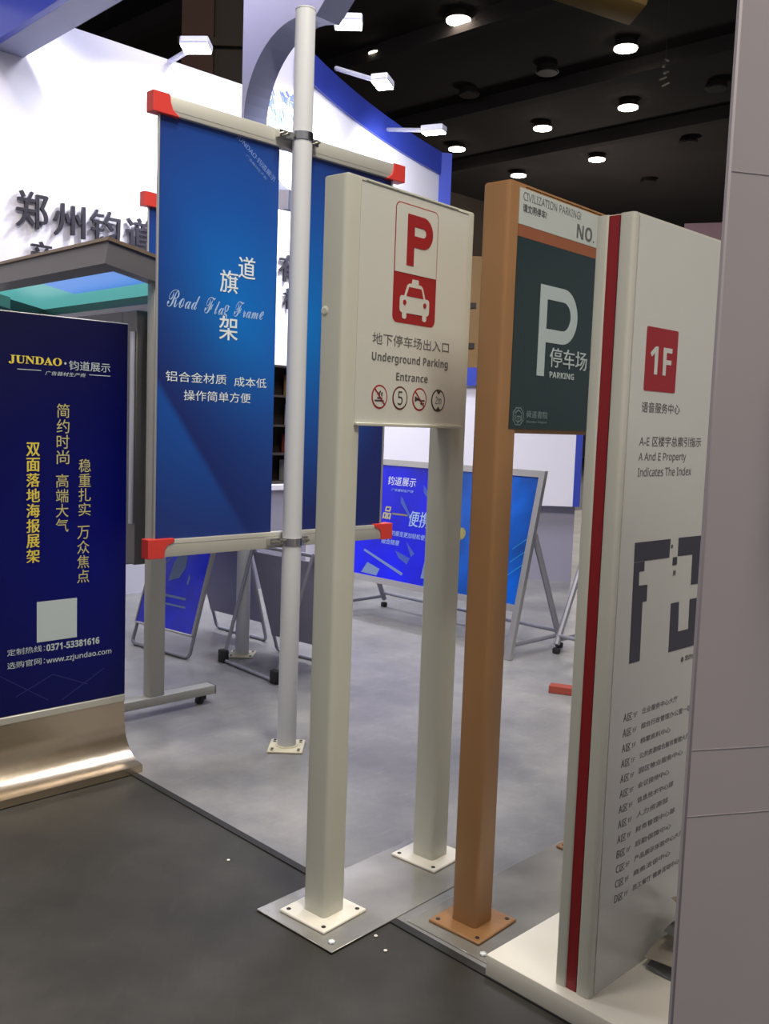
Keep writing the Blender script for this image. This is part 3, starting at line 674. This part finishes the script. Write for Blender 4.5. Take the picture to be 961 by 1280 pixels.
for k, o_ in enumerate((0.02, 0.035)):
    pr_ = [(x1+0.002, 0.01+o_*0.8+0.14*math.sin(q/8*PI/2), 0.036+0.15*(1-math.cos(q/8*PI/2))) for q in range(9)]
    tube('end_trim', pr_, 0.003, M['chrome'], ps, 6)
box('poster_frame', (x0, 0.172, 0.322), (x1+0.006, 0.202, 1.992), M['alu'], ps, 0.002, 1)
box('poster', (x0+0.002, 0.168, 0.325), (x1+0.002, 0.1718, 1.987), M['navy'], ps)
yq = 0.1677; gi, g2 = M['gold'], M['gold2']; wi = M['p_grey']
text('𝐉𝐔𝐍𝐃𝐀𝐎', -0.528, -0.303, 1.782, 1.818, yq, gi, ps, bold=0.010)
plate('lettering', disc(-0.288, 1.798, 0.005, 12), yq, wi, ps)
text('钧道展示', -0.272, -0.082, 1.772, 1.812, yq, wi, ps, bold=0.003)
stroke('printed_line', [[(-0.493, 1.762), (-0.393, 1.762)], [(-0.180, 1.757), (-0.082, 1.757)]], 0.003, yq, wi, ps)
text('广告器材生产商', -0.376, -0.195, 1.745, 1.762, yq, wi, ps, shear=0.2)
def column(body, xc, ztop, zbot, wch, m, bold):
    n = len(body); st = (ztop-zbot)/n
    for i, ch in enumerate(body):
        text(ch, xc-wch/2, xc+wch/2, ztop-st*i-st*0.90, ztop-st*i-0.0, yq, m, ps, bold=bold)
column('简约时尚', -0.297, 1.629, 1.368, 0.056, g2, 0.0)
column('高端大气', -0.300, 1.332, 1.078, 0.056, g2, 0.0)
column('双面落地海报展架', -0.427, 1.465, 0.955, 0.058, gi, 0.02)
column('稳重扎实', -0.198, 1.396, 1.143, 0.056, g2, 0.0)
column('万众焦点', -0.203, 1.106, 0.850, 0.056, g2, 0.0)
plate('white_label', [(-0.411, 0.619), (-0.2315, 0.619), (-0.2315, 0.793), (-0.411, 0.793)], yq, M['p_grey'], ps)
text('定制热线：', -0.5374, -0.375, 0.578, 0.606, yq, wi, ps)
text(sans('0371-53381616', True), -0.369, -0.125, 0.575, 0.605, yq, wi, ps, bold=0.008)
text('选购官网：', -0.5374, -0.375, 0.523, 0.551, yq, wi, ps)
text('www.zzjundao.com', -0.369, -0.066, 0.515, 0.546, yq, wi, ps, bold=0.008)
M['navy_line'] = mat('navy_line_print', (0.015, 0.02, 0.17), 0.35)
stroke('printed_pattern', [[(-0.60, 0.52), (-0.36, 0.36)], [(-0.50, 0.40), (-0.34, 0.47), (-0.18, 0.40)], [(-0.30, 0.35), (-0.10, 0.46)]], 0.003, yq, M['navy_line'], ps)

# ---------------------------------------------------------------- roofed display case on rolling legs
ks = thing('display_case', 'roofed display case on rolling aluminium legs, behind the navy poster stand', 'display case', (-1.204, 4.905, 0), Y)
# local x = across (foot direction), local -y.. body runs along +y (= away to the left)
for yy in (0.0, 1.95):
    lg = box('leg', (-0.036, yy-0.035, 0.105), (0.052, yy+0.035, 2.36), M['alu_matt'], ks, 0.004, 2)
    ft = box('foot', (-0.34, yy-0.04, 0.055), (0.375, yy+0.04, 0.105), M['alu_matt'], ks, 0.006, 2)
    box('foot_cap', (0.3755, yy-0.041, 0.054), (0.380, yy+0.041, 0.106), M['tube'], ft)
    for xx in (-0.27, 0.31):
        cs = box('caster_fork', (xx-0.018, yy-0.02, 0.028), (xx+0.018, yy+0.02, 0.0545), M['rubber'], ft)
        tube('caster_wheel', [(xx-0.013, yy-0.012, 0.023), (xx-0.013, yy+0.012, 0.023)], 0.0225, M['rubber'], ft, 16)
box('case_post', (-0.06, 0.095, 0.80), (0.09, 0.245, 2.13), M['kiosk'], ks, 0.003, 1)
box('case_post', (-0.06, 1.72, 0.80), (0.09, 1.87, 2.13), M['kiosk'], ks, 0.003, 1)
box('case_rail', (-0.06, 0.246, 2.06), (0.09, 1.719, 2.13), M['kiosk'], ks)
box('case_rail', (-0.06, 0.246, 0.78), (0.09, 1.719, 0.86), M['kiosk'], ks)
box('glass_panel', (-0.03, 0.246, 0.861), (0.06, 1.719, 2.059), M['kiosk_glass'], ks)
tube('lamp_tube', [(-0.07, 0.12, 1.02), (-0.07, 0.12, 2.02)], 0.013, M['tube_lit'], ks)
# roof: hollow tray, sloping down to the far side, teal lining inside
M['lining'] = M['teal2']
def tilt(o): o.location = (0, 0, 2.31); o.rotation_euler = (0, 0.18, 0); return o
ra, rb, rc, rd_ = -0.325, 0.33, -0.07, 2.0
bm = bmesh.new(); bx(bm, (ra, rc, -0.055), (ra+0.02, rd_, 0.055)); bx(bm, (rb-0.02, rc, -0.055), (rb, rd_, 0.055)); bx(bm, (ra+0.02, rc, -0.055), (rb-0.02, rc+0.02, 0.055)); bx(bm, (ra+0.02, rd_-0.02, -0.055), (rb-0.02, rd_, 0.055))
rf = tilt(obj('roof_frame', bm, M['kiosk'], ks))
tilt(box('roof_cap', (ra-0.012, rc-0.012, 0.0552), (rb+0.012, rd_+0.012, 0.072), mat('bronze_cap', (0.22, 0.16, 0.10), 0.35, 0.4), ks))
bm = bmesh.new()
for q in ((ra+0.0202, rc+0.0202, ra+0.10, rd_-0.0202), (rb-0.10, rc+0.0202, rb-0.0202, rd_-0.0202), (ra+0.10, rc+0.0202, rb-0.10, rc+0.10), (ra+0.10, rd_-0.10, rb-0.10, rd_-0.0202)):
    bx(bm, (q[0], q[1], -0.054), (q[2], q[3], -0.046))
tilt(obj('roof_lip', bm, M['kiosk'], ks))
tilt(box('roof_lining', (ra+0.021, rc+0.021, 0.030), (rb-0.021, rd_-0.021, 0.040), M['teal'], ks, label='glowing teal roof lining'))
tilt(box('reflection_patch', (ra+0.10, rc+0.35, 0.0245), (rb-0.2, rc+1.25, 0.0298), M['blue_reflection'], ks))  # blue reflection in the teal lining, painted as a glowing patch

# ---------------------------------------------------------------- A-frame signs
def a_frame(pfl, pfr, prr, prl, zt, top_w, front, rear, feet, label):
    o = (Vector(pfl)+Vector(pfr)+Vector(prr)+Vector(prl))/4
    t = thing('a_frame_sign', label, 'sign', (o.x, o.y, 0), 0)
    L = lambda p, z: Vector((p[0]-o.x, p[1]-o.y, z))
    r = 0.0125
    apl = (L(pfl, 0)+L(prl, 0))/2; apr = (L(pfr, 0)+L(prr, 0))/2
    apl.z = apr.z = zt
    def U_(a, b, nm):
        a0 = Vector(a); b0 = Vector(b); a0.z = b0.z = r+0.004
        d = (b0-a0).normalized(); k = 0.03
        ua = (apl-a0).normalized(); ub = (apr-b0).normalized()
        pts_ = [apl, a0+ua*k, a0+ua*0.01+d*0.01, a0+d*k, b0-d*k, b0+ub*0.01-d*0.01, b0+ub*k, apr]
        return tube(nm, pts_, r, M['tube'], t, 10), a0, b0
    _, fa, fb = U_(L(pfl, 0), L(pfr, 0), 'front_frame'); _, ra_, rb_ = U_(L(prl, 0), L(prr, 0), 'rear_frame')
    tube('hinge_bar', [apl, apr], r, M['tube'], t, 10)
    def sheet(a, b, k0, k1, m, off, nm):
        q = [a.lerp(apl, k0), b.lerp(apr, k0), b.lerp(apr, k1), a.lerp(apl, k1)]
        n_ = (q[1]-q[0]).cross(q[3]-q[0]).normalized()
        bm = bmesh.new(); v0 = [bm.verts.new(p+n_*off) for p in q]; v1 = [bm.verts.new(p+n_*(off+0.006)) for p in q]
        bm.faces.new(v0); bm.faces.new(v1[::-1])
        for i in range(4): j = (i+1) % 4; bm.faces.new((v0[i], v1[i], v1[j], v0[j]))
        return obj(nm, bm, m, t), q, n_
    if front: front(t, sheet, fa, fb, apl, apr)
    if rear: sheet(ra_, rb_, rear[0], rear[1], M['wall_grey'], 0.013 if rear[2] else -0.013, 'rear_panel')
    if feet:
        for a in (fa, fb):
            f_ = box('rubber_foot', (-0.035, -0.022, -0.016), (0.035, 0.022, 0.07), M['rubber'], t, 0.01, 2); f_.location = a; f_.rotation_euler = (0, 0, Z)
    return t
def front1(t, sheet, fa, fb, apl, apr):
    s_, q, n_ = sheet(fa, fb, 0.115, 0.97, M['af_blue'], 0.0135, 'poster')
    fr_ = bmesh.new()
    for i in range(4): tube_bm(fr_, [q[i]+n_*0.018, q[(i+1) % 4]+n_*0.018], 0.009, 6)
    obj('poster_frame', fr_, M['alu'], t)
    # printed cup and lines on the poster
    ex = (q[1]-q[0]); ez = (q[3]-q[0]); base = q[0]+n_*0.0205
    def P(u, v): return base+ex*u+ez*v
    bm = bmesh.new()
    for poly in ([(0.38, 0.30), (0.55, 0.33), (0.62, 0.40), (0.60, 0.47), (0.50, 0.50), (0.40, 0.42)], [(0.70, 0.30), (0.73, 0.30), (0.73, 0.52), (0.70, 0.52)], [(0.35, 0.20), (0.75, 0.20), (0.75, 0.215), (0.35, 0.215)], [(0.40, 0.15), (0.78, 0.15), (0.78, 0.162), (0.40, 0.162)], [(0.2, 0.36), (0.62, 0.62), (0.62, 0.635), (0.2, 0.375)]):
        bm.faces.new([bm.verts.new(P(*p)) for p in poly])
    bmesh.ops.solidify(bm, geom=bm.faces[:], thickness=0.0008)
    obj('printed_motif', bm, M['pale_ink'], t)
M['af_blue'] = mat('a_frame_blue_print', (0.0, 0.02, 0.95), 0.2, var=0.25, vscale=6)
a_frame((-1.718, 6.408), (-1.245, 6.035), (-0.812, 6.618), (-1.235, 6.995), 1.22, 0.6, front1, (0.12, 0.95, True), False, 'folding A-frame sign with bright blue poster behind the rolling leg')
a_frame((-1.018, 6.025), (-0.623, 5.566), (-0.24, 5.98), (-0.70, 6.33), 0.76, 0.6, None, (0.16, 0.95, True), True, 'low tubular A-frame with black rubber feet behind the round pole')

# ---------------------------------------------------------------- large tilted poster board stands
def board_stand(loc, rz, printed, label):
    t = thing('poster_board', label, 'poster board', loc, rz, 'tilted poster boards')
    W0, W1 = -1.85, 0.03; lean = 0.30/1.29
    def Pt(x, h, off=0.0): return Vector((x, h*lean+off, h))
    def slab(name, x0, x1, h0, h1, o0, o1, m, lab=None):
        bm = bmesh.new(); v = [bm.verts.new(Pt(x, h, o)) for x in (x0, x1) for o in (o0, o1) for h in (h0, h1)]
        for q in ((0, 1, 3, 2), (4, 6, 7, 5), (0, 4, 5, 1), (2, 3, 7, 6), (0, 2, 6, 4), (1, 5, 7, 3)): bm.faces.new([v[i] for i in q])
        return obj(name, bm, m, t, label=lab)
    for xx in (W0, W1-0.05):
        slab('front_leg', xx, xx+0.05, 0.008, 0.33, 0.0, 0.035, M['alu'])
        rl_top = Pt(xx+0.025, 0.86, 0.05); rl_bot = Vector((xx+0.025, 0.62, 0.07))
        tube('rear_leg', [rl_top, rl_bot], 0.022, M['tube'], t, 8)
        c_ = box('caster', (xx-0.0, 0.60, 0.004), (xx+0.05, 0.64, 0.045), M['rubber'], t, 0.01, 2)
        tube('base_bar', [(xx+0.025, 0.05, 0.10), (xx+0.025, 0.60, 0.10)], 0.015, M['tube'], t, 8)
    tube('cross_bar', [(W0+0.02, 0.6, 0.13), (W1-0.02, 0.6, 0.13)], 0.014, M['tube'], t, 8)
    slab('side_rail', W0, W0+0.045, 0.33, 1.30, 0.0, 0.035, M['alu']); slab('side_rail', W1-0.045, W1, 0.33, 1.30, 0.0, 0.035, M['alu'])
    slab('bottom_rail', W0+0.045, W1-0.045, 0.33, 0.375, 0.0, 0.035, M['alu']); slab('top_rail', W0+0.045, W1-0.045, 1.255, 1.30, 0.0, 0.035, M['alu'])
    if printed:
        slab('poster', W0+0.045, -0.90, 0.375, 1.255, 0.010, 0.02, M['vivid'], 'vivid blue poster')
        slab('poster', -0.899, W1-0.045, 0.375, 1.255, 0.010, 0.02, M['azure'], 'azure blue poster')
        def prt(poly, m, nm='printed_motif', o=0.0095):
            bm = bmesh.new(); bm.faces.new([bm.verts.new(Pt(x, h, o)) for x, h in poly]); bmesh.ops.solidify(bm, geom=bm.faces[:], thickness=0.001)
            obj(nm, bm, m, t)
        def ptxt(body, x0, x1, z0, z1, m, bold=0.0, rot=0.0):
            o_ = text(body, x0, x1, z0, z1, 0, m, t, bold=bold, rot=rot)
            for v in o_.data.vertices: v.co.y = v.co.z*lean + 0.0088 + v.co.y
        wi = M['white_ink']
        ptxt('钧道展示', -1.48, -1.17, 1.10, 1.17, wi); ptxt('广告器材生产商', -1.42, -1.18, 1.055, 1.075, M['pale_ink'])
        ptxt('品', -1.46, -1.37, 0.83, 0.93, M['gold2'], 0.03)
        prt([(-1.36, 0.872), (-1.19, 0.872), (-1.19, 0.885), (-1.36, 0.885)], M['gold2'])
        ptxt('便携展架', -1.17, -0.72, 0.80, 0.92, M['pale_ink'], 0.01)
        ptxt('让您的展览更加轻松便捷', -1.42, -0.92, 0.71, 0.75, M['pale_ink']); ptxt('组合随意', -1.42, -1.22, 0.64, 0.68, M['pale_ink'])
        prt([(-1.60, 0.56), (-1.13, 0.42), (-1.12, 0.44), (-1.59, 0.575)], M['pale_ink'])
        prt([(-1.58, 0.39), (-1.40, 0.385), (-1.38, 0.44), (-1.53, 0.475)], M['pale_ink'])
        prt([(-0.93, 0.43), (-0.82, 0.43), (-0.82, 0.60), (-0.92, 0.60)], M['pale_ink'])
        for dx, dz in ((0, 0), (0.22, 0.10)):
            prt([(-1.30+dx, 1.02+dz), (-1.27+dx, 1.00+dz), (-1.15+dx, 0.87+dz), (-1.17+dx, 0.87+dz), (-1.29+dx, 0.97+dz)], M['dull_ink'], o=0.0085)
        prt([(-1.25, 0.60), (-1.08, 0.56), (-1.10, 0.51), (-1.20, 0.55)], M['dull_ink']); prt([(-1.15, 0.68), (-1.04, 0.60), (-1.07, 0.57)], M['dull_ink'])
        prt(disc(-0.62, 0.80, 0.045, 16), M['gold2'])
        M['cyan_ink'] = mat('cyan_ink', (0.05, 0.40, 0.75), 0.4)
        for k in range(3): prt([(-0.13, 0.56+0.09*k), (0.0, 0.66+0.09*k), (0.0, 0.668+0.09*k), (-0.13, 0.568+0.09*k)], M['cyan_ink'])
    else:
        slab('panel', W0+0.045, W1-0.045, 0.375, 1.255, 0.010, 0.02, M['navy'])
    return t
M['vivid'] = mat('vivid_blue_print', (0.0, 0.004, 0.80), 0.25, var=0.35, vscale=2.2, emit=(0.0, 0.0, 1.0), estr=0.0)
M['azure'] = mat('azure_print', (0.003, 0.10, 0.55), 0.22, var=0.55, vscale=2.0)
board_stand((0.867+0.0, 6.332, 0), Z, True, 'wide tilted board with bright blue posters behind the two parking signs')
b2 = board_stand((1.226+0.64*math.cos(Y)+0.02, 6.56+0.64*math.sin(Y), 0), Z+PI, False, 'second tilted board, its leg showing left of the directory pylon')

# loose block and floor crumbs
blk = box('block', (0, 0, 0.0045), (0.34, 0.075, 0.05), M['wood'], bev=0.003, seg=1); blk.location = (1.03, 5.57, 0); blk.rotation_euler = (0, 0, -0.35)
tag(blk, 'red-brown block lying on the grey floor left of the directory pylon', 'block')
for i, (x, y_) in enumerate(((-0.52, 3.27), (0.02, 2.80), (0.05, 2.72))):
    bm = bmesh.new(); bmesh.ops.create_icosphere(bm, subdivisions=1, radius=0.007, matrix=Matrix.Scale(0.35, 4, (0, 0, 1)))
    o = obj('crumb', bm, M['plinth']); o.location = (x, y_, 0.003)
    tag(o, ['white crumb on the dark floor left of the white sign', 'white crumb on the dark floor right of the steel sheet', 'smaller white crumb on the dark floor before the brown sign'][i], 'crumb')
for px_, loc in ((0, (-0.115, 2.742)), (1, (0.345, 2.705))):
    bm = bmesh.new(); bmesh.ops.create_icosphere(bm, subdivisions=1, radius=0.012, matrix=Matrix.Scale(0.5, 4, (0, 0, 1)))
    o = obj('glue_blob', bm, M['white_ink']); o.location = (loc[0], loc[1], 0.012)
    tag(o, ['clear glue blob at the corner of the white base plate', 'clear glue blob at the corner of the brown base plate'][px_], 'glue')
